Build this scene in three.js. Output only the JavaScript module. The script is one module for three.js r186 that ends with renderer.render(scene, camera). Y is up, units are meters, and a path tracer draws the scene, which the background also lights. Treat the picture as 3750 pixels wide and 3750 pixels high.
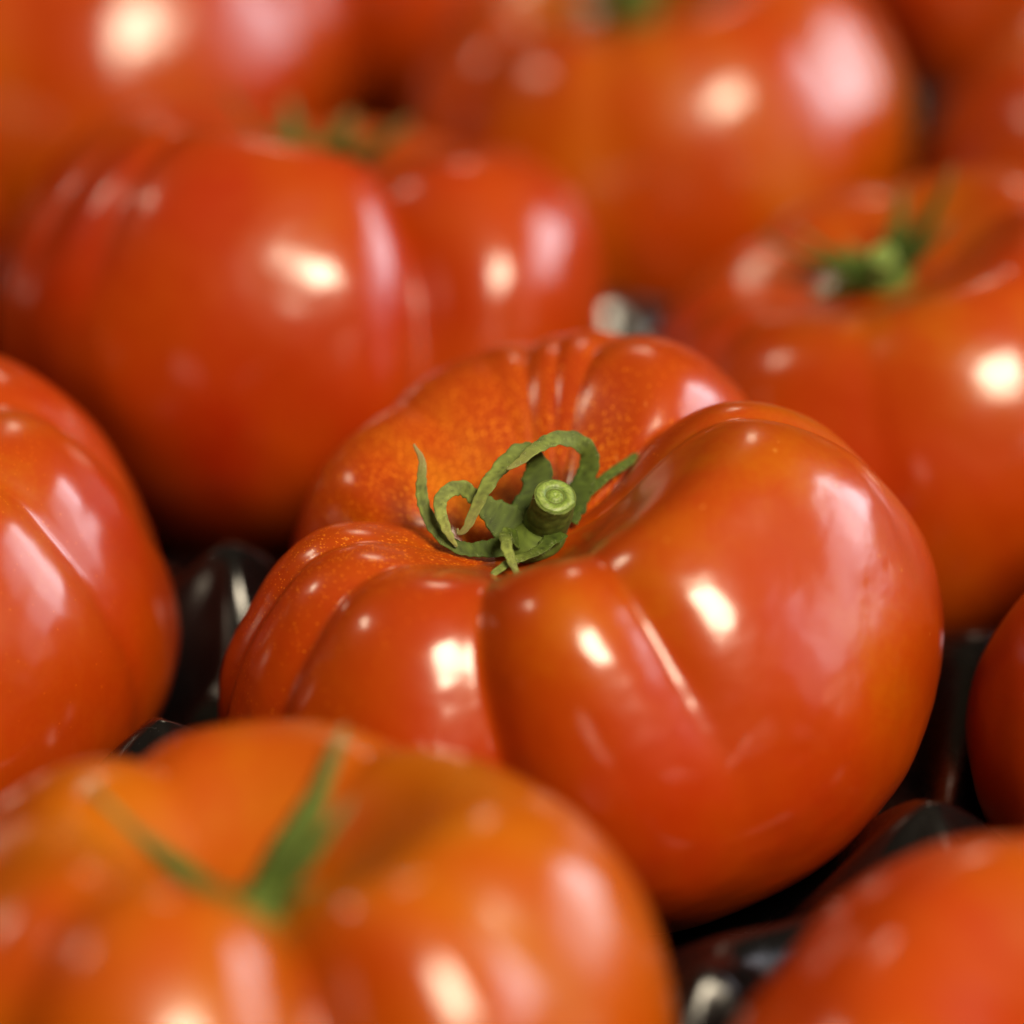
import * as THREE from 'three';
import { mergeGeometries } from 'three/addons/utils/BufferGeometryUtils.js';
import { RoundedBoxGeometry } from 'three/addons/geometries/RoundedBoxGeometry.js';
import { RectAreaLightUniformsLib } from 'three/addons/lights/RectAreaLightUniformsLib.js';
import { createNoise3D } from 'simplex-noise';

// ------------------------------------------------------------------ camera, lamps, exposure
// World units are metres; the produce is written in millimetres (mm = 0.001).
const mm = 0.001;
const scene = new THREE.Scene();
const camera = new THREE.PerspectiveCamera(16.9, 1, 0.02, 30);
const focusPoint = new THREE.Vector3(-0.0049, 0.0605, 0.0009);
const pitch = THREE.MathUtils.degToRad(31);
const backward = new THREE.Vector3(0, Math.sin(pitch), Math.cos(pitch));
camera.position.copy(focusPoint).addScaledVector(backward, 0.43);
camera.lookAt(focusPoint);
camera.focus = 0.4305;
camera.userData.fStop = 4.7;

const renderer = new THREE.WebGLRenderer({ antialias: true });
renderer.toneMapping = THREE.LinearToneMapping;
renderer.toneMappingExposure = 1.22;
renderer.shadowMap.enabled = true;
RectAreaLightUniformsLib.init();
{ // the dim shop around the tray: dark walls and floor, a pale ceiling that the lamps light
  const w = 64, h = 32, d = new Float32Array(w * h * 4);
  for (let y = 0; y < h; y++) for (let x = 0; x < w; x++) {
    const e = Math.max(0, Math.sin(((y + 0.5) / h - 0.5) * Math.PI)), k = 0.014 + 0.14 * Math.pow(e, 2.5);
    d.set([k, k * 0.7, k * 0.42, 1], (y * w + x) * 4);
  }
  const t = new THREE.DataTexture(d, w, h, THREE.RGBAFormat, THREE.FloatType);
  t.mapping = THREE.EquirectangularReflectionMapping; t.magFilter = THREE.LinearFilter; t.needsUpdate = true;
  scene.background = t;
}

const WARM = new THREE.Color().setRGB(1.0, 0.84, 0.6);
const WHITE = new THREE.Color().setRGB(0.93, 0.92, 1.0);

function tag(o, label, category, group, kind) {
  o.userData.label = label; o.userData.category = category;
  if (group) o.userData.group = group;
  if (kind) o.userData.kind = kind;
  return o;
}
function mesh(name, geo, mat, parent) {
  const m = new THREE.Mesh(geo, mat); m.name = name; m.castShadow = m.receiveShadow = true;
  (parent || scene).add(m); return m;
}
const used = {};
function thing(name) {
  const o = new THREE.Group(); const n = used[name] = (used[name] ?? -1) + 1;
  o.name = n ? `${name}_${String(n).padStart(3, '0')}` : name; scene.add(o); return o;
}
const housingMat = new THREE.MeshStandardMaterial({ color: 0x1c1c1c, roughness: 0.6 });
function shopLamp(pos, w, h, power, label, color = WARM) {
  const g = thing('shop_lamp');
  tag(g, label, 'lamp', 'warm lamps over the tray');
  g.position.set(...pos); g.lookAt(0, 0.04, -0.05);
  const box = mesh('housing', new RoundedBoxGeometry(w + 0.03, h + 0.03, 0.09, 2, 0.008), housingMat, g);
  box.position.z = -0.05;
  const glow = new THREE.MeshStandardMaterial({ color: 0x222222, emissive: color, emissiveIntensity: 3, roughness: 0.5 });
  const face = mesh('diffuser', new THREE.BoxGeometry(w, h, 0.006), glow, g); face.castShadow = false;
  const l = new THREE.RectAreaLight(color, power, w, h); l.position.z = 0.006; l.rotation.y = Math.PI; g.add(l);
  return g;
}
// the key lamp stands behind the camera to the right; the others hang further down the shop
shopLamp([0.68, 1.5, 0.9], 0.72, 0.54, 44, 'warm lamp above and in front of the tray, largest of the lamps');
shopLamp([0.1, 1.15, -2.0], 0.24, 0.2, 8, 'warm lamp beyond the far end of the tray');
shopLamp([-1.35, 1.3, -0.55], 0.24, 0.18, 28, 'warm lamp beside the tray over its left edge');

{ // the shop window to the right of the tray
  const g = thing('shop_window');
  tag(g, 'wide shop window with daylight beside the tray', 'window');
  g.position.set(1.9, 0.8, -0.3); g.rotation.y = -Math.PI / 2;
  const frameMat = new THREE.MeshStandardMaterial({ color: 0x2a2622, roughness: 0.5 });
  const H = 1.0, xs = [-1.1, -0.62, -0.1, 0.55, 1.2], bars = [];   // local x runs from the far end (-) to the near end (+)
  for (const x of xs) bars.push(new THREE.BoxGeometry(0.04, H + 0.06, 0.08).translate(x, 0, 0.004));
  for (const y of [-H / 2, H / 2]) bars.push(new THREE.BoxGeometry(2.22, 0.06, 0.07).translate(0.05, y, 0.004));
  mesh('frame', mergeGeometries(bars), frameMat, g);
  [8, 4, 1.6, 0.4].forEach((e, k) => {
    const w = xs[k + 1] - xs[k] - 0.04, x = (xs[k] + xs[k + 1]) / 2;
    const m = new THREE.MeshStandardMaterial({ color: 0x222222, emissive: WHITE, emissiveIntensity: Math.min(3, e), roughness: 0.4 });
    const p = mesh('window_pane', new THREE.BoxGeometry(w, H - 0.06, 0.01), m, g);
    p.position.x = x; p.castShadow = false;
    const l = new THREE.RectAreaLight(WHITE, e, w, H - 0.06);
    l.position.set(x, 0, 0.012); l.rotation.y = Math.PI; g.add(l);
  });
}

// ------------------------------------------------------------------ helpers
function rng(seed) { let s = seed >>> 0; return () => { s = (s + 0x6d2b79f5) | 0; let t = Math.imul(s ^ (s >>> 15), 1 | s); t = (t + Math.imul(t ^ (t >>> 7), 61 | t)) ^ t; return ((t ^ (t >>> 14)) >>> 0) / 4294967296; }; }
const noise = createNoise3D(rng(7));
const sstep = (a, b, x) => { const t = Math.min(1, Math.max(0, (x - a) / (b - a))); return t * t * (3 - 2 * t); };
const lerp = (a, b, t) => a + (b - a) * t;
const rad = (d) => d * Math.PI / 180;

// ------------------------------------------------------------------ tomato flesh
// Surface point of a tomato (mm, y up, about its own middle): th runs round the stalk (0 = +x, 90 = away from the viewer), ph from the stalk (0) to the blossom end (PI).
function surface(s, th, ph, out) {
  const sp = Math.sin(ph), cp = Math.cos(ph);
  let rho = s.R * Math.pow(sp, s.box ?? 0.86) * (1 - (s.taper ?? 0.1) * sstep(1.45, 2.7, ph));
  let y = (cp > 0 ? s.up : s.down) * Math.sign(cp) * Math.pow(Math.abs(cp), 0.94);
  const cw = s.cavW * (1 + (s.cavSkew ?? 0) * Math.cos(th - rad(s.cavAz ?? 0)));
  y -= s.cav * Math.exp(-Math.pow(ph / cw, s.cavP ?? 2.2));
  let d = 0;
  for (const [az, depth, width, top = 0.25, end = 2.2, bend = 0] of s.grooves) {
    let a = th - rad(az) - bend * (ph - 0.8);
    a = Math.atan2(Math.sin(a), Math.cos(a));
    const x = a / width, k = Math.exp(-(Math.sqrt(x * x + 0.05) - 0.22));
    d += depth * k * sstep(0.02, top, ph) * (1 - sstep(end * 0.4, end, ph));
  }
  for (const [az, amount, width, ph0, wph] of s.bumps ?? []) {   // lobes that stand fuller than the rest
    let a = th - rad(az); a = Math.atan2(Math.sin(a), Math.cos(a));
    d -= amount * Math.exp(-Math.pow(a / width, 2)) * Math.exp(-Math.pow((ph - ph0) / wph, 2));
  }
  const x = Math.cos(th) * sp, z = -Math.sin(th) * sp, o = s.seed * 3.7;
  d += 0.022 * noise(x * 1.1 + o, cp * 1.1, z * 1.1) * sp + 0.006 * noise(x * 3 + o, cp * 2 + 9, z * 3) * sp + 0.0007 * noise(x * 9 + o, cp * 9, z * 9) + (s.big ? 0.00022 * noise(x * 26, cp * 26, z * 26) : 0);
  const f = 1 - d, fy = 1 - d * 0.75;
  out[0] = rho * Math.cos(th) * f * (s.ex ?? 1); out[1] = y * fy; out[2] = -rho * Math.sin(th) * f * (s.ez ?? 1);
  return out;
}
function fleshGeometry(s, NT, NP) {
  const W = NT + 1, n = W * (NP + 1), pos = new Float32Array(n * 3), nor = new Float32Array(n * 3), uv = new Float32Array(n * 2), p = [0, 0, 0];
  for (let j = 0; j <= NP; j++) {
    const t = j / NP, ph = Math.PI * (t * 0.72 + 0.28 * t * t);   // finer near the stalk
    for (let i = 0; i <= NT; i++) {
      const k = j * W + i, th = (i % NT) / NT * 2 * Math.PI;
      surface(s, th, ph, p);
      pos[k * 3] = p[0] * mm; pos[k * 3 + 1] = p[1] * mm; pos[k * 3 + 2] = p[2] * mm;
      uv[k * 2] = i / NT; uv[k * 2 + 1] = 1 - ph / Math.PI;
    }
  }
  const a = new THREE.Vector3(), b = new THREE.Vector3(), c = new THREE.Vector3(), at = (v, i, j) => v.fromArray(pos, (j * W + ((i + NT) % NT)) * 3);
  for (let j = 0; j <= NP; j++) for (let i = 0; i <= NT; i++) {
    const k = (j * W + i) * 3;
    if (j === 0 || j === NP) { nor[k + 1] = j ? -1 : 1; continue; }
    at(a, i + 1, j).sub(at(c, i - 1, j)); at(b, i, j + 1).sub(at(c, i, j - 1));
    b.cross(a).normalize().toArray(nor, k);
  }
  const idx = [];
  for (let j = 0; j < NP; j++) for (let i = 0; i < NT; i++) {
    const q = j * W + i;
    if (j > 0) idx.push(q, q + W, q + 1);
    if (j < NP - 1) idx.push(q + 1, q + W, q + W + 1);
  }
  const g = new THREE.BufferGeometry();
  g.setAttribute('position', new THREE.BufferAttribute(pos, 3)); g.setAttribute('normal', new THREE.BufferAttribute(nor, 3)); g.setAttribute('uv', new THREE.BufferAttribute(uv, 2));
  g.setIndex(idx);
  return g;
}
// Skin: ripe red with uneven orange patches, greener-gold round the stalk, and fine golden pores.
function skinTexture(s, w, h) {
  const data = new Uint8Array(w * h * 4), r = rng(s.seed * 101 + 5);
  const fr = new Float32Array(w * h);
  for (let y = 0; y < h; y++) {
    const ph = Math.PI * (1 - (y + 0.5) / h), sp = Math.sin(ph), cp = Math.cos(ph);
    for (let x = 0; x < w; x++) {
      const th = (x + 0.5) / w * 2 * Math.PI, X = Math.cos(th) * sp, Z = Math.sin(th) * sp, o = s.seed * 5.3;
      let k = 0.40 + 0.20 * noise(X * 1.4 + o, cp * 1.2, Z * 1.4) + 0.12 * noise(Math.cos(th) * 2.6 + o, ph * 0.7, Math.sin(th) * 2.6);
      k += 0.05 * noise(X * 9 + o, cp * 5, Z * 9) + 0.05 * noise(X * 34 + o, cp * 30, Z * 34);
      k += (s.shoulder ?? 0.15) * Math.exp(-Math.pow(ph / 0.85, 4)) * (0.7 + 0.6 * noise(X * 2 + o, 3, Z * 2));   // the shoulders ripen last
      fr[y * w + x] = k + s.orange;
    }
  }
  const lin = (c) => (c <= 0.0031308 ? 12.92 * c : 1.055 * Math.pow(c, 1 / 2.4) - 0.055);
  const red = [0.255, 0.013, 0.0006], mid = [0.285, 0.036, 0.0005], ora = [0.33, 0.092, 0.0006];
  const mix = (k, c) => (k < 0.5 ? lerp(red[c], mid[c], k * 2) : lerp(mid[c], ora[c], Math.min(1, k * 2 - 1)));
  for (let i = 0; i < w * h; i++) {
    const k = Math.min(1, Math.max(0, fr[i]));
    for (let c = 0; c < 3; c++) data[i * 4 + c] = Math.round(255 * lin(mix(k, c)));
    data[i * 4 + 3] = 255;
  }
  if (s.pores) {
    for (let n = 0; n < s.pores; n++) {
      const ph = 0.12 + Math.pow(r(), 0.9) * 1.5, th = r() * 2 * Math.PI;
      const sp = Math.sin(ph), cl = noise(Math.cos(th) * sp * 2.2 + s.seed, Math.cos(ph) * 2.2, Math.sin(th) * sp * 2.2);
      const east = Math.cos(th - rad(130)); if (r() > (0.5 + 0.5 * cl) * (1.25 - ph * 0.75) * (s.big ? sstep(-0.5, 0.5, east) : 1)) continue;
      const cx = th / (2 * Math.PI) * w, cy = (1 - ph / Math.PI) * h, rr = (0.42 + 0.5 * r()) * w / 2048, ax = rr / Math.max(0.25, sp), str = (0.4 + 0.6 * r()) * (s.big ? 1 : 0.6);
      for (let y = Math.floor(cy - rr - 1); y <= cy + rr + 1; y++) for (let x = Math.floor(cx - ax - 1); x <= cx + ax + 1; x++) {
        if (y < 0 || y >= h) continue;
        const q = Math.hypot((x + 0.5 - cx) / ax, (y + 0.5 - cy) / rr), a = str * Math.max(0, 1 - q * q * 0.6);
        if (a <= 0) continue;
        const k = (y * w + ((x % w) + w) % w) * 4;
        data[k] = lerp(data[k], 226, a); data[k + 1] = lerp(data[k + 1], 140, a); data[k + 2] = lerp(data[k + 2], 28, a);
      }
    }
  }
  for (let n = 0; n < (s.big ? 40 : 10); n++) {   // a few corky specks
    const cx = r() * w, cy = h * (0.45 + 0.5 * r()), rr = (1 + 1.2 * r()) * w / 2048, sp = Math.sin(Math.PI * (1 - cy / h)), ax = rr / Math.max(0.25, sp);
    for (let y = Math.floor(cy - rr); y <= cy + rr; y++) for (let x = Math.floor(cx - ax); x <= cx + ax; x++) {
      if (y < 0 || y >= h || Math.hypot((x + 0.5 - cx) / ax, (y + 0.5 - cy) / rr) > 1) continue;
      const k = (y * w + ((x % w) + w) % w) * 4, a = 0.35;
      data[k] = lerp(data[k], 200, a); data[k + 1] = lerp(data[k + 1], 150, a); data[k + 2] = lerp(data[k + 2], 90, a);
    }
  }
  const t = new THREE.DataTexture(data, w, h); t.colorSpace = THREE.SRGBColorSpace; t.magFilter = THREE.LinearFilter; t.minFilter = THREE.LinearFilter; t.wrapS = THREE.RepeatWrapping; t.needsUpdate = true;
  return t;
}

// ------------------------------------------------------------------ calyx and stalk
// A sepal or stalk: an elliptic section swept along a curve. w(t), h(t) are half width and half thickness in mm; up0 is the face's normal at the root; twist in radians over the length.
function sweep(points, w, h, up0, twist = 0, NS = 40, NA = 10, tone = () => [0.1, 0.2, 0.02], vee = 0, fixed = 0, rough = 1) {
  const curve = new THREE.CatmullRomCurve3(points.map((p) => new THREE.Vector3(...p)), false, 'centripetal');
  const pos = [], col = [], idx = [], uv = [];
  const up = new THREE.Vector3(...up0), ref = up.clone();
  const T = new THREE.Vector3(), S = new THREE.Vector3(), U = new THREE.Vector3(), P = new THREE.Vector3();
  for (let j = 0; j <= NS; j++) {
    const t = j / NS; curve.getPointAt(t, P); curve.getTangentAt(t, T);
    up.lerp(ref, fixed); up.addScaledVector(T, -up.dot(T)).normalize();
    const tw = twist * t; S.crossVectors(T, up); U.copy(up).multiplyScalar(Math.cos(tw)).addScaledVector(S, Math.sin(tw)); S.crossVectors(T, U);
    for (let i = 0; i < NA; i++) {
      const a = i / NA * 2 * Math.PI, c = Math.cos(a), s = Math.sin(a), W = w(t) * (1 + 0.16 * rough * noise(P.x * 0.9, P.y * 0.9, P.z * 0.9 + 5 * Math.sign(c))), H = h(t) * (1 + rough * 0.25 * noise(c * 3, t * 14, P.x));
      const v = P.clone().addScaledVector(S, W * c).addScaledVector(U, H * s + vee * W * c * c);
      pos.push(v.x * mm, v.y * mm, v.z * mm); uv.push(i / NA, t);
      col.push(...tone(t, c, s, v));
    }
  }
  for (let j = 0; j < NS; j++) for (let i = 0; i < NA; i++) { const a = j * NA + i, b = j * NA + (i + 1) % NA; idx.push(a, b, a + NA, b, b + NA, a + NA); }
  const cap = (j, flip) => { for (let i = 1; i < NA - 1; i++) idx.push(j * NA, j * NA + (flip ? i + 1 : i), j * NA + (flip ? i : i + 1)); };
  cap(0, true); cap(NS, false);
  const g = new THREE.BufferGeometry();
  g.setAttribute('position', new THREE.Float32BufferAttribute(pos, 3)); g.setAttribute('color', new THREE.Float32BufferAttribute(col, 3)); g.setAttribute('uv', new THREE.Float32BufferAttribute(uv, 2)); g.setIndex(idx); g.computeVertexNormals();
  return g;
}
const greenMat = new THREE.MeshPhysicalMaterial({ name: 'calyx green', vertexColors: true, roughness: 0.66, specularIntensity: 0.4, sheen: 0.04, sheenColor: new THREE.Color(0.6, 0.7, 0.5), sheenRoughness: 0.6 });
const cutMat = new THREE.MeshPhysicalMaterial({ name: 'cut stalk', vertexColors: true, roughness: 0.5 });
const leafTone = (young, tipDry = 0) => (t, c, s, v) => {
  const n = 0.5 + 0.5 * noise(v.x * 0.9, v.y * 0.9, v.z * 0.9), f = 0.5 + 0.5 * noise(v.x * 3.5, v.y * 3.5, v.z * 3.5), vein = 1 - 0.25 * Math.exp(-Math.pow(c / 0.15, 2));
  const st = 0.5 + 0.5 * noise(c * 7, t * 3 + v.x * 0.1, 8), k = lerp(0.15, 1.75, 0.4 * n + 0.3 * f + 0.3 * st) * vein, dry = tipDry * sstep(0.7, 1, t);
  const a = [0.034, 0.06, 0.005], b = [0.2, 0.24, 0.055], d = [0.20, 0.15, 0.06];
  return [0, 1, 2].map((i) => lerp(lerp(a[i], b[i], young * (0.15 + 1.35 * sstep(0.1, 0.8, t))) * k, d[i], dry));
};
const sepalWidth = (w) => (t) => w * (0.75 + 0.5 * Math.sin(Math.PI * Math.min(1, t * 1.5))) * Math.pow(Math.max(0.0, 1 - Math.pow(t, 2.2)), 0.6) + 0.12;

function stalk(parent, base, tip, bend, r, young = 0.5) {
  const mid = base.map((b, i) => (b + tip[i]) / 2 + bend[i]);
  const g = sweep([base, mid, tip], (t) => r * lerp(1.15, 0.97, Math.pow(t, 0.6)), (t) => r * lerp(1.15, 0.97, Math.pow(t, 0.6)), [0.3, 0, 1], 0, 24, 28, leafTone(young), 0, 0, 0.12);
  const st = mesh('stalk', g, greenMat, parent);
  // the cut face: pith, a ring of vessels, and the rind
  const dir = new THREE.Vector3(...tip).sub(new THREE.Vector3(...mid)).normalize(), pos = [0, 0, 0], col = [0.22, 0.31, 0.06], idx = [], NR = 14, NA = 48, rr = r * 0.96;
  for (let j = 1; j <= NR; j++) for (let i = 0; i < NA; i++) {
    const q = j / NR, a = i / NA * 2 * Math.PI, wob = 1 + 0.05 * noise(Math.cos(a) * 1.5, Math.sin(a) * 1.5, 3);
    const ves = 0.5 + 0.5 * noise(Math.cos(a) * 4, Math.sin(a) * 4, q * 3);
    let z = 0.25 * (1 - q * q) * 1.0 - 0.35 * Math.exp(-Math.pow((q - 0.42) / 0.09, 2)) + 0.22 * Math.exp(-Math.pow((q - 0.72) / 0.13, 2)) * ves - (q > 0.93 ? 0.35 * (q - 0.93) / 0.07 : 0);
    pos.push(rr * q * Math.cos(a) * wob, rr * q * Math.sin(a) * wob, z);
    const pith = Math.exp(-Math.pow((q - 0.45) / 0.1, 2)), ring = Math.exp(-Math.pow((q - 0.74) / 0.12, 2)) * (0.4 + 0.6 * ves);
    for (let c = 0; c < 3; c++) col.push(lerp(lerp([0.16, 0.24, 0.035][c], [0.08, 0.14, 0.015][c], Math.max(pith, sstep(0.85, 1, q))), [0.26, 0.33, 0.10][c], ring * (0.4 + 0.6 * noise(Math.cos(a) * 11, Math.sin(a) * 11, q * 2))) * (0.85 + 0.35 * noise(q * 9 * Math.cos(a), q * 9 * Math.sin(a), 4)));
  }
  for (let i = 0; i < NA; i++) idx.push(0, 1 + i, 1 + (i + 1) % NA);
  for (let j = 0; j < NR - 1; j++) for (let i = 0; i < NA; i++) { const a = 1 + j * NA + i, b = 1 + j * NA + (i + 1) % NA; idx.push(a, a + NA, b, b, a + NA, b + NA); }
  const cg = new THREE.BufferGeometry();
  cg.setAttribute('position', new THREE.Float32BufferAttribute(pos.map((x) => x * mm), 3)); cg.setAttribute('color', new THREE.Float32BufferAttribute(col, 3)); cg.setIndex(idx); cg.computeVertexNormals();
  const cut = mesh('cut_face', cg, cutMat, st);
  cut.position.set(...tip.map((x) => x * mm)).addScaledVector(dir, 0.05 * mm);
  cut.quaternion.setFromUnitVectors(new THREE.Vector3(0, 0, 1), dir);
  return st;
}
function hub(parent, at, r) {
  const g = new THREE.SphereGeometry(r * mm, 28, 14); g.scale(1, 0.5, 1);
  const p = g.attributes.position, col = [], tone = leafTone(0.35);
  for (let i = 0; i < p.count; i++) col.push(...tone(0.3, 1, 0, new THREE.Vector3(p.getX(i), p.getY(i), p.getZ(i)).multiplyScalar(1000)));
  g.setAttribute('color', new THREE.Float32BufferAttribute(col, 3));
  const m = mesh('calyx_hub', g, greenMat, parent); m.position.set(...at.map((x) => x * mm)); return m;
}
// a plain sepal: az round the stalk, length, how high its end stands, how far it curls, half width (mm)
function sepal(parent, at, az, len, lift, curl, w, young = 0.15) {
  const c = Math.cos(rad(az)), s = -Math.sin(rad(az)), pts = [];
  for (let k = 0; k <= 6; k++) {
    const t = k / 6, out = len * (t - curl * t * t * 0.5), y = 0.5 + lift * (0.35 * t + 0.65 * t * t) + curl * len * 0.18 * Math.sin(t * Math.PI);
    pts.push([at[0] + c * (out + 1), at[1] + y, at[2] + s * (out + 1)]);
  }
  return mesh('sepal', sweep(pts, sepalWidth(w), () => 0.28, [0, 1, 0], 0.3, 26, 10, leafTone(young, 0.5), 0.25), greenMat, parent);
}

// ------------------------------------------------------------------ the tomatoes
const skinBase = { roughness: 0.42, specularIntensity: 0.2, clearcoat: 0.8, clearcoatRoughness: 0.2, ior: 1.42 };
function tomato(s) {
  const g = thing('tomato');
  tag(g, s.label, 'tomato', 'beefsteak tomatoes in the black tray');
  g.position.set(s.at[0] * mm, s.at[1] * mm, s.at[2] * mm);
  g.rotation.set(rad(s.tilt[0]), rad(s.tilt[2] ?? 0), rad(s.tilt[1]), 'YXZ');
  const big = s.big;
  const mat = new THREE.MeshPhysicalMaterial({ name: 'tomato skin', ...skinBase, map: skinTexture(s, big ? 2048 : s.pores ? 1536 : 640, big ? 1024 : s.pores ? 768 : 320) });
  mesh('flesh', fleshGeometry(s, big ? 480 : 260, big ? 300 : 160), mat, g);
  const p = surface(s, 0, 0.0001, [0, 0, 0]);
  s.root = [0, p[1], 0];
  if (s.calyx) s.calyx(g, s.root);
  return g;
}
const T = {};
T.M = { label: 'sharply focused ribbed tomato in the middle with curled green sepals', big: true, seed: 1, orange: -0.05, shoulder: 0.2, pores: 60000,
  at: [2.5, 34, -5], tilt: [5, 9], R: 48.5, up: 39, down: 32, cav: 19, cavW: 0.37, cavP: 1.9, cavSkew: 0.2, cavAz: 140, box: 0.84, taper: 0.2, ex: 1.0, ez: 0.98,
  grooves: [[37, 0.24, 0.17, 0.3, 2.4], [11, 0.055, 0.09, 0.2, 1.5], [-66, 0.12, 0.17, 0.25, 1.7, 0.12], [-104, 0.16, 0.18, 0.2, 2.8, 0.2], [-143, 0.08, 0.12, 0.3, 2.0], [-164, 0.06, 0.09, 0.3, 2.0], [170, 0.28, 0.17, 0.25, 2.6],
    [125, 0.04, 0.12, 0.3, 1.5], [103, 0.022, 0.07, 0.1, 1.1, 0.1], [91, 0.05, 0.045, 0.08, 1.3, -0.06], [84, 0.03, 0.03, 0.1, 1.1, 0.05], [72, 0.05, 0.06, 0.08, 1.2, -0.1]],
  bumps: [[-26, 0.10, 0.6, 0.62, 0.5], [-36, -0.088, 0.38, 0.76, 0.38], [-84, 0.04, 0.3, 0.55, 0.3], [142, -0.12, 0.42, 1.3, 0.7], [196, -0.01, 0.35, 1.2, 0.6], [72, 0.03, 0.4, 0.9, 0.6]] };
T.L = { label: 'glossy tomato cut off by the left edge, level with the middle one', seed: 22, orange: -0.02, pores: 14000, at: [-95, 31, -16], tilt: [2, 4], R: 46, up: 40, down: 33, cav: 14, cavW: 0.42,
  grooves: [[14, 0.07, 0.14, 0.2, 2.4], [-22, 0.05, 0.12, 0.3, 2.4], [-60, 0.05, 0.2], [60, 0.08, 0.2], [110, 0.1, 0.2], [170, 0.1, 0.2], [-120, 0.1, 0.2]] };
T.BL = { label: 'large two-lobed tomato behind the middle one, deep crease beside its stalk', seed: 3, orange: -0.12, at: [-38.5, 35, -93], tilt: [-19, -7], R: 46.5, up: 37, down: 34, cav: 13, cavW: 0.34, box: 0.74,
  grooves: [[-55, 0.3, 0.15, 0.15, 2.9], [-172, 0.05, 0.16, 0.3, 2], [-126, 0.035, 0.07, 0.3, 1.7], [-143, 0.05, 0.08, 0.3, 1.8], [-161, 0.09, 0.11, 0.3, 2.4], [30, 0.08, 0.2], [100, 0.1, 0.2], [-178, 0.05, 0.1, 0.3, 2]], bumps: [[-110, 0.06, 0.6, 0.5, 0.4], [-8, 0.08, 0.6, 0.8, 0.5], [-150, 0.04, 0.4, 0.9, 0.5]] };
T.BR = { label: 'tomato right of the middle one behind it, green stalk and dark upright sepals', seed: 4, orange: -0.03, at: [56, 32, -71], tilt: [-4, 17], R: 42.5, up: 37, down: 33, cav: 13, cavW: 0.42,
  grooves: [[-175, 0.05, 0.14], [-150, 0.04, 0.16], [-100, 0.05, 0.25], [-45, 0.05, 0.2], [10, 0.08, 0.2], [80, 0.08, 0.2], [130, 0.08, 0.2]] };
T.TM = { label: 'blurred orange-red tomato at the top, directly behind the two-lobed one', seed: 5, orange: 0.1, at: [20, 34, -161], tilt: [-2, 11], R: 43, up: 38, down: 34, cav: 13, cavW: 0.4,
  grooves: [[-150, 0.07, 0.2], [-100, 0.04, 0.2], [-30, 0.05, 0.25], [40, 0.08, 0.2], [120, 0.08, 0.2]] };
T.TL = { label: 'blurred tomato in the upper left corner with a long pale shine', seed: 6, orange: 0.02, at: [-80, 35, -192], tilt: [-4, 3], R: 48, up: 40, down: 34, cav: 13, cavW: 0.4,
  grooves: [[-160, 0.08, 0.2], [-95, 0.05, 0.25], [-20, 0.05, 0.2], [60, 0.08, 0.2]] };
T.TR = { label: 'blurred tomato in the upper right corner', seed: 7, orange: -0.05, at: [98, 36, -236], tilt: [-4, 3], R: 45, up: 38, down: 34, cav: 12, cavW: 0.4, grooves: [[-120, 0.06, 0.2], [-50, 0.06, 0.25], [30, 0.06, 0.2]] };
T.R2 = { label: 'shaded tomato at the right edge behind the one with upright sepals', seed: 8, orange: -0.08, at: [104, 33, -147], tilt: [-4, 3], R: 42, up: 34, down: 30, cav: 12, cavW: 0.4, grooves: [[-120, 0.06, 0.2], [-50, 0.06, 0.25], [160, 0.06, 0.2]] };
T.FL = { label: 'very blurred orange tomato nearest the viewer in the lower left corner', seed: 9, orange: 0.27, at: [-32, 32.5, 76], tilt: [-8, 3], R: 45.5, up: 38, down: 33, cav: 17, cavW: 0.31, cavSkew: 0.25, cavAz: 70, bumps: [[-128, 0.09, 0.5, 0.6, 0.4], [0, 0.05, 0.4, 0.8, 0.4]],
  grooves: [[-68, 0.4, 0.26, 0.2, 2.8], [58, 0.07, 0.18], [120, 0.1, 0.16], [165, 0.07, 0.16], [-28, 0.07, 0.2], [-130, 0.1, 0.2]] };
T.FR = { label: 'blurred tomato in the lower right corner', seed: 10, orange: -0.1, at: [58, 29, 90], tilt: [4, 4], R: 44, up: 36, down: 32, cav: 14, cavW: 0.4, grooves: [[150, 0.05, 0.2], [100, 0.05, 0.2], [-170, 0.06, 0.2], [-90, 0.06, 0.2]] };
T.RR = { label: 'dark red tomato cut off by the right edge, beside the middle one', seed: 11, orange: -0.15, at: [98, 31, 13], tilt: [0, -4], R: 45, up: 38, down: 33, cav: 14, cavW: 0.4, grooves: [[150, 0.04, 0.2], [-150, 0.04, 0.2], [20, 0.1, 0.2], [-80, 0.1, 0.2]] };
T.TT = { label: 'dark blurred tomato at the top edge in the gap between two nearer ones', seed: 12, orange: -0.1, at: [-13, 34, -238], tilt: [0, 0], R: 44, up: 38, down: 33, cav: 13, cavW: 0.4, grooves: [[-60, 0.06, 0.2], [-130, 0.06, 0.2], [60, 0.08, 0.2]] };

T.LL = { label: 'tomato only just showing at the left edge behind the two-lobed one', seed: 13, orange: -0.1, at: [-127, 33, -112], tilt: [0, 0], R: 44, up: 38, down: 33, cav: 13, cavW: 0.4, grooves: [[-60, 0.06, 0.2], [10, 0.06, 0.2], [60, 0.08, 0.2]] };

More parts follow.
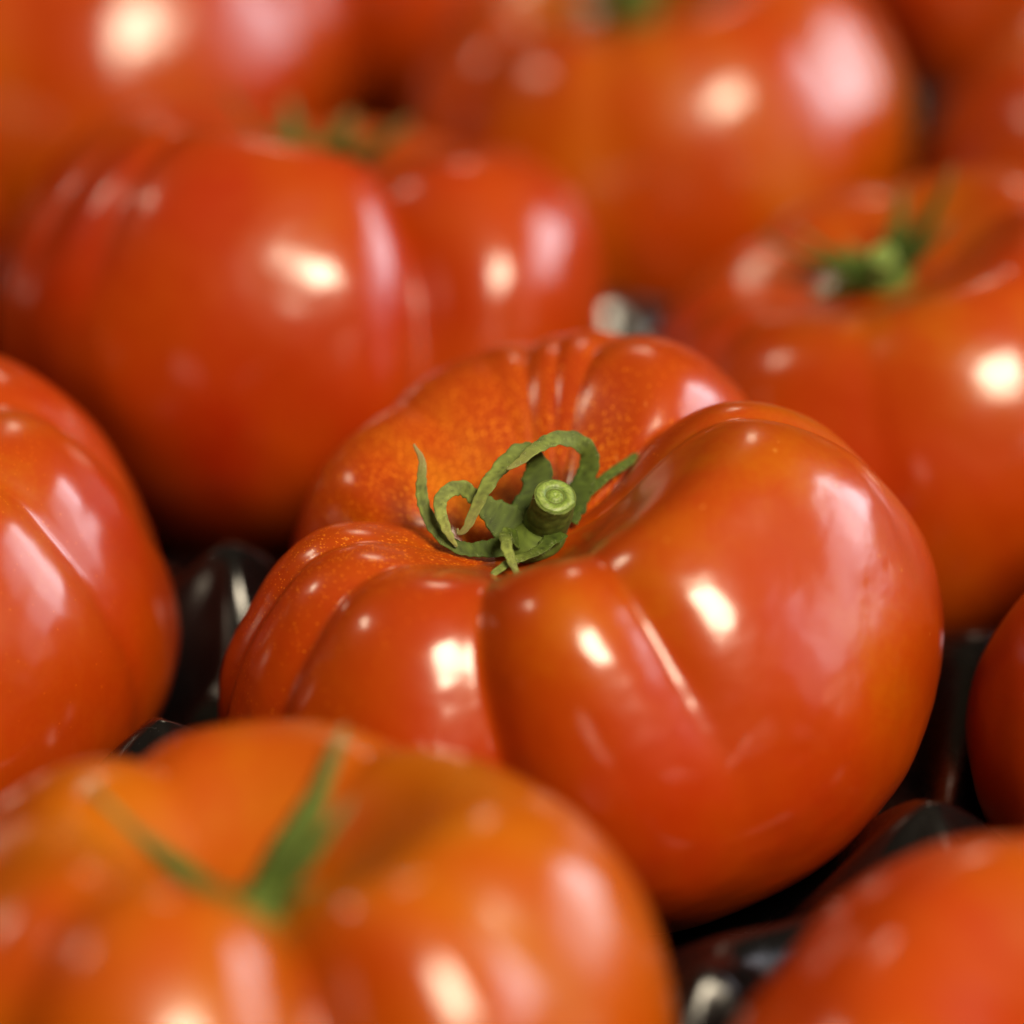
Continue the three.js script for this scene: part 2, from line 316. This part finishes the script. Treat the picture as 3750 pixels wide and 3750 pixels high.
const green = (list, st) => (g, r) => {
  hub(g, [r[0], r[1] + 0.5, r[2]], 4.2);
  for (const a of list) sepal(g, r, ...a);
  if (st) stalk(g, [r[0], r[1] + 1, r[2]], [r[0] + st[0], r[1] + st[1], r[2] + st[2]], [0, 0.4, -0.4], st[3] ?? 2.6, st[4] ?? 0.6);
};
T.L.calyx = green([[200, 14, 6, 0.3, 1.6], [120, 14, 7, 0.3, 1.6], [60, 12, 7, 0.4, 1.6], [-40, 12, 6, 0.5, 1.6], [-120, 13, 6, 0.4, 1.6]], [1, 7, 2]);
T.BL.calyx = green([[170, 15, 11, 0.3, 2], [110, 15, 10, 0.1, 2.6, 0], [70, 14, 9, 0.1, 2.6, 0], [25, 16, 10, 0.15, 3.0, 0], [-20, 14, 10, 0.2, 3.0, 0], [-55, 12, 10, 0.3, 2.6, 0], [-120, 13, 8, 0.4, 1.8]], [1, 2.5, 1, 2.0, 0.0]);
T.BR.calyx = green([[178, 18, 12, 0.4, 2.0, 0.05], [210, 13, 3, 0.3, 2.8, 0.05], [120, 10, 4, 0.5, 1.6], [22, 17, 12, 0.4, 1.5, 0.05], [150, 13, 9, 0.3, 1.6, 0.0], [60, 13, 9, 0.4, 1.5, 0.05], [-15, 14, 7, 0.5, 1.5], [-100, 8, 4, 0.5, 1.5]], [0.5, 5, 2, 2.0, 0.1]);
T.TM.calyx = green([[170, 16, 8, 0.3, 1.8], [120, 12, 7, 0.3, 1.6], [20, 15, 9, 0.3, 1.8], [-60, 10, 6, 0.4, 1.6], [-130, 13, 7, 0.4, 1.8]], [2, 9, 1]);
T.FL.calyx = green([[150, 20, 11, 0.05, 1.3], [62, 21, 12, 0.0, 1.8], [40, 15, 8, 0.2, 1.4], [-20, 10, 4, 0.5, 1.4], [-110, 9, 4, 0.6, 1.4]], [0.3, 1.2, 0.2, 1.6, 0.0]);
T.TT.calyx = green([[170, 15, 11, 0.3, 2], [30, 14, 9, 0.4, 1.8], [-40, 12, 8, 0.3, 1.6]], [1, 8, 1]);
// The middle tomato's calyx: its sepals have dried and curled. Points are mm in a frame that leans with the stalk (x right, y along the lean, z out of the bowl).
T.M.calyx = (g, r) => {
  const q = new THREE.Quaternion().setFromAxisAngle(new THREE.Vector3(1, 0, 0), -pitch).premultiply(g.quaternion.clone().invert());
  const o = g.worldToLocal(new THREE.Vector3(-3.3, 56.6, -1.8).multiplyScalar(mm)).multiplyScalar(1 / mm);
  const at = (x, y, z) => new THREE.Vector3(x, y, z).applyQuaternion(q).add(o).toArray();
  const dirOf = (x, y, z) => new THREE.Vector3(x, y, z).applyQuaternion(q).toArray();
  const flat = (w0, w1, t0 = 0.35, tip = 0.1) => (t) => 1.3 * lerp(w0, w1, sstep(0, t0, t)) * Math.pow(Math.max(0, 1 - Math.pow(t, 3)), 0.7) + tip;
  const leaf = (pts, w, face, twist = 0, young = 0.3, dry = 0.6, vee = 0.15) =>
    mesh('sepal', sweep(pts.map((p) => at(...p)), w, (t) => 0.26 - 0.1 * t, dirOf(...face), twist, 70, 14, leafTone(young, dry), vee, 0.25), greenMat, g);
  hub(g, at(0.8, -1.2, -1.2), 4.6);
  stalk(g, at(2.0, -0.6, -2.6), at(3.8, 3.9, 4.4), [0.1, -0.3, 0.2], 2.75, 0.2);
  leaf([[1.0, 0.8, -1.5], [1.7, 4.2, -2], [1.6, 7.6, -2], [0.9, 9.3, -1.2], [-0.6, 9.5, 0.3], [-2.6, 7.9, 1.8], [-4.9, 4.9, 3], [-6.4, 1.7, 3.5], [-7.6, -0.4, 3.5], [-8.3, -0.7, 3.2], [-8.4, -0.1, 2.9]], flat(2.3, 0.85, 0.4), [0, 0.5, 0.9], 0, 0.35);
  leaf([[5.0, 1.2, -3], [6.8, 4.2, -3.4], [8.1, 7.4, -3.2], [8.1, 9.6, -2.6], [6.4, 10.9, -1.3], [3.8, 11.1, 0.6], [1.3, 9.8, 2.6], [-0.8, 8.1, 4], [-2.3, 7.2, 5]], flat(1.5, 0.9, 0.35), [0, 0.5, 0.9], 0, 0.3, 0.3);
  leaf([[-1.2, -0.4, 0], [-4.3, 2.1, 0.5], [-6.6, 4.1, 1], [-7.8, 4.9, 1.6], [-9.3, 4.7, 2.3], [-10.5, 3.4, 3], [-10.4, 1.5, 3.3], [-9.6, -0.6, 3.2], [-8.5, -2.4, 2.8]], flat(2.0, 0.75, 0.4), [0, 0.3, 1], 0, 0.55, 0.3);
  leaf([[-1.5, -2.2, 1], [-4.5, -2.7, 1.8], [-7, -2.8, 2], [-9.2, -2.1, 2], [-11.2, -0.2, 1.5], [-12.7, 2.8, 1], [-13, 6.1, 0.5], [-12.9, 8.3, 0], [-14, 10.5, -0.5]], flat(1.1, 0.66, 0.3), [0, 0.5, 1], 0, 0.3, 0.9);
  leaf([[4.4, -0.6, 2.4], [1.9, -2.8, 3.8], [-0.4, -3.8, 5], [-2.1, -4.5, 6.4], [-3.8, -5.7, 7.6], [-5.3, -7.2, 8.4]], flat(1.1, 0.6, 0.3), [0, 1, 0.6], 0, 0.4, 0.2);
  leaf([[-1.0, -1.6, 2], [-2.2, -0.8, 4], [-2.4, -1.6, 6], [-1.6, -4.4, 7.8], [-0.6, -6.2, 8.4]], flat(0.9, 0.55, 0.3), [0, 0.5, 1], 0, 0.5, 0.2);
  leaf([[4.6, 1.5, -3], [8.2, 4.6, -4], [11, 6.8, -5], [13.1, 8.2, -6], [14.8, 9.8, -7], [15.8, 11.7, -8.5], [16.1, 13.1, -10]], flat(1.0, 0.55, 0.4), [-0.4, 0.6, 1], 0, 0.2, 0.9);
  // the fine pale hairs that stand on sepals and stalk
  const r2 = rng(77), pos = [], hairOn = (m, n) => {
    m.updateMatrix();
    const p = m.geometry.attributes.position, nn = m.geometry.attributes.normal, a = new THREE.Vector3(), b = new THREE.Vector3(), e = new THREE.Vector3(), f = new THREE.Vector3();
    for (let k = 0; k < n; k++) {
      const i = Math.floor(r2() * p.count), L = (0.35 + 0.5 * r2()) * mm, w = 0.016 * mm;
      a.fromBufferAttribute(p, i); b.fromBufferAttribute(nn, i).add(e.set(r2() - 0.5, r2() - 0.5, r2() - 0.5)).normalize();
      e.set(r2() - 0.5, r2() - 0.5, r2() - 0.5).cross(b).normalize(); f.crossVectors(b, e);
      const q = [0, 1, 2].map((v) => a.clone().addScaledVector(e, w * Math.cos(v * 2.094)).addScaledVector(f, w * Math.sin(v * 2.094))), tip = a.clone().addScaledVector(b, L).addScaledVector(e, L * 0.3 * (r2() - 0.5));
      for (let v = 0; v < 3; v++) for (const x of [q[v], q[(v + 1) % 3], tip]) pos.push(x.x, x.y, x.z);
    }
  };
  for (const m of g.children) if (m.name === 'sepal' || m.name === 'stalk') hairOn(m, m.name === 'stalk' ? 120 : 260);
  const hg = new THREE.BufferGeometry(); hg.setAttribute('position', new THREE.Float32BufferAttribute(pos, 3)); hg.computeVertexNormals();
  mesh('fuzz', hg, new THREE.MeshStandardMaterial({ name: 'plant hair', color: new THREE.Color().setRGB(0.42, 0.46, 0.26), roughness: 0.6 }), g).userData.kind = 'stuff';
};
for (const s of Object.values(T)) s.node = tomato(s);

// ------------------------------------------------------------------ the tray
{
  const cells = Object.values(T).map((s) => [s.at[0], s.at[2], s.R]);
  const X0 = -210, X1 = 210, Z0 = -330, Z1 = 170, ST = 1.0, NX = Math.round((X1 - X0) / ST), NZ = Math.round((Z1 - Z0) / ST), pos = [], idx = [];
  const posts = [[45.5, 32, 38, 12], [-49, 13, 37, 11], [-43, -27, 39, 11], [10, -104, 37, 10], [17, 62, 37, 10], [78, -120, 30, 10], [100, 52, 34, 11], [-84, 40, 34, 11], [92, -32, 34, 10], [60, -195, 34, 10], [-30, -150, 33, 10]];
  const height = (x, z) => {   // round cups, low walls between them, and a blunt post where walls meet
    let sum = 0;
    for (const [cx, cz, R] of cells) sum += Math.exp(-14 * Math.hypot(x - cx, z - cz) / R);
    const k = Math.max(0, (-Math.log(sum + Math.exp(-14 * 1.4)) / 14 - 0.35) / 0.85);
    let h = 2 + 33 * Math.min(1.05, Math.pow(k, 1.7)), up = 0;
    for (const [px, pz, ph, pw] of posts) {
      const a = Math.atan2(z - pz, x - px), d = Math.hypot(x - px, z - pz) / (1.6 * pw * (1 + 0.16 * Math.cos(4 * a + px)));
      up = Math.max(up, ph * Math.exp(-Math.pow(d, 1.6) * 0.8));
    }
    h = Math.log(Math.exp(h / 3) + Math.exp(up / 3)) * 3;
    return h + 0.25 * noise(x * 0.05, z * 0.05, 5);
  };
  for (let j = 0; j <= NZ; j++) for (let i = 0; i <= NX; i++) { const x = X0 + i * ST, z = Z0 + j * ST; pos.push(x * mm, height(x, z) * mm, z * mm); }
  for (let j = 0; j < NZ; j++) for (let i = 0; i < NX; i++) { const a = j * (NX + 1) + i, b = a + NX + 1; idx.push(a, b, a + 1, a + 1, b, b + 1); }
  const g = new THREE.BufferGeometry(); g.setAttribute('position', new THREE.Float32BufferAttribute(pos, 3)); g.setIndex(idx); g.computeVertexNormals();
  g.setAttribute('uv', new THREE.Float32BufferAttribute(pos.flatMap((_, i) => (i % 3 ? [] : [pos[i] / 0.12, pos[i + 2] / 0.12])), 2));
  const N = 1024, dat = new Uint8Array(N * N * 4), r = rng(31);   // handling marks: fine scratches and dust in the gloss
  for (let y = 0; y < N; y++) for (let x = 0; x < N; x++) { const k = (y * N + x) * 4; dat[k] = dat[k + 1] = dat[k + 2] = 70 + 22 * noise(x * 0.012, y * 0.012, 2) + (r() > 0.997 ? 90 : 0); dat[k + 3] = 255; }
  for (let n = 0; n < 260; n++) { let x = r() * N, y = r() * N, a = r() * 6.3; const len = 20 + 130 * r(), v = 60 + 70 * r(); for (let q = 0; q < len; q++) { x += Math.cos(a); y += Math.sin(a); a += (r() - 0.5) * 0.05; const k = (((y | 0) & (N - 1)) * N + ((x | 0) & (N - 1))) * 4; dat[k] = dat[k + 1] = dat[k + 2] = 70 + v; } }
  const rt = new THREE.DataTexture(dat, N, N); rt.wrapS = rt.wrapT = THREE.RepeatWrapping; rt.magFilter = THREE.LinearFilter; rt.needsUpdate = true;
  const mat = new THREE.MeshPhysicalMaterial({ name: 'black tray plastic', color: new THREE.Color().setRGB(0.003, 0.003, 0.0035), roughness: 0.75, roughnessMap: rt, bumpMap: rt, bumpScale: 0.00002, ior: 1.5 });
  const t = mesh('produce_tray', g, mat); tag(t, 'glossy black moulded plastic tray holding the tomatoes in cups', 'tray');
}
renderer.render(scene, camera);
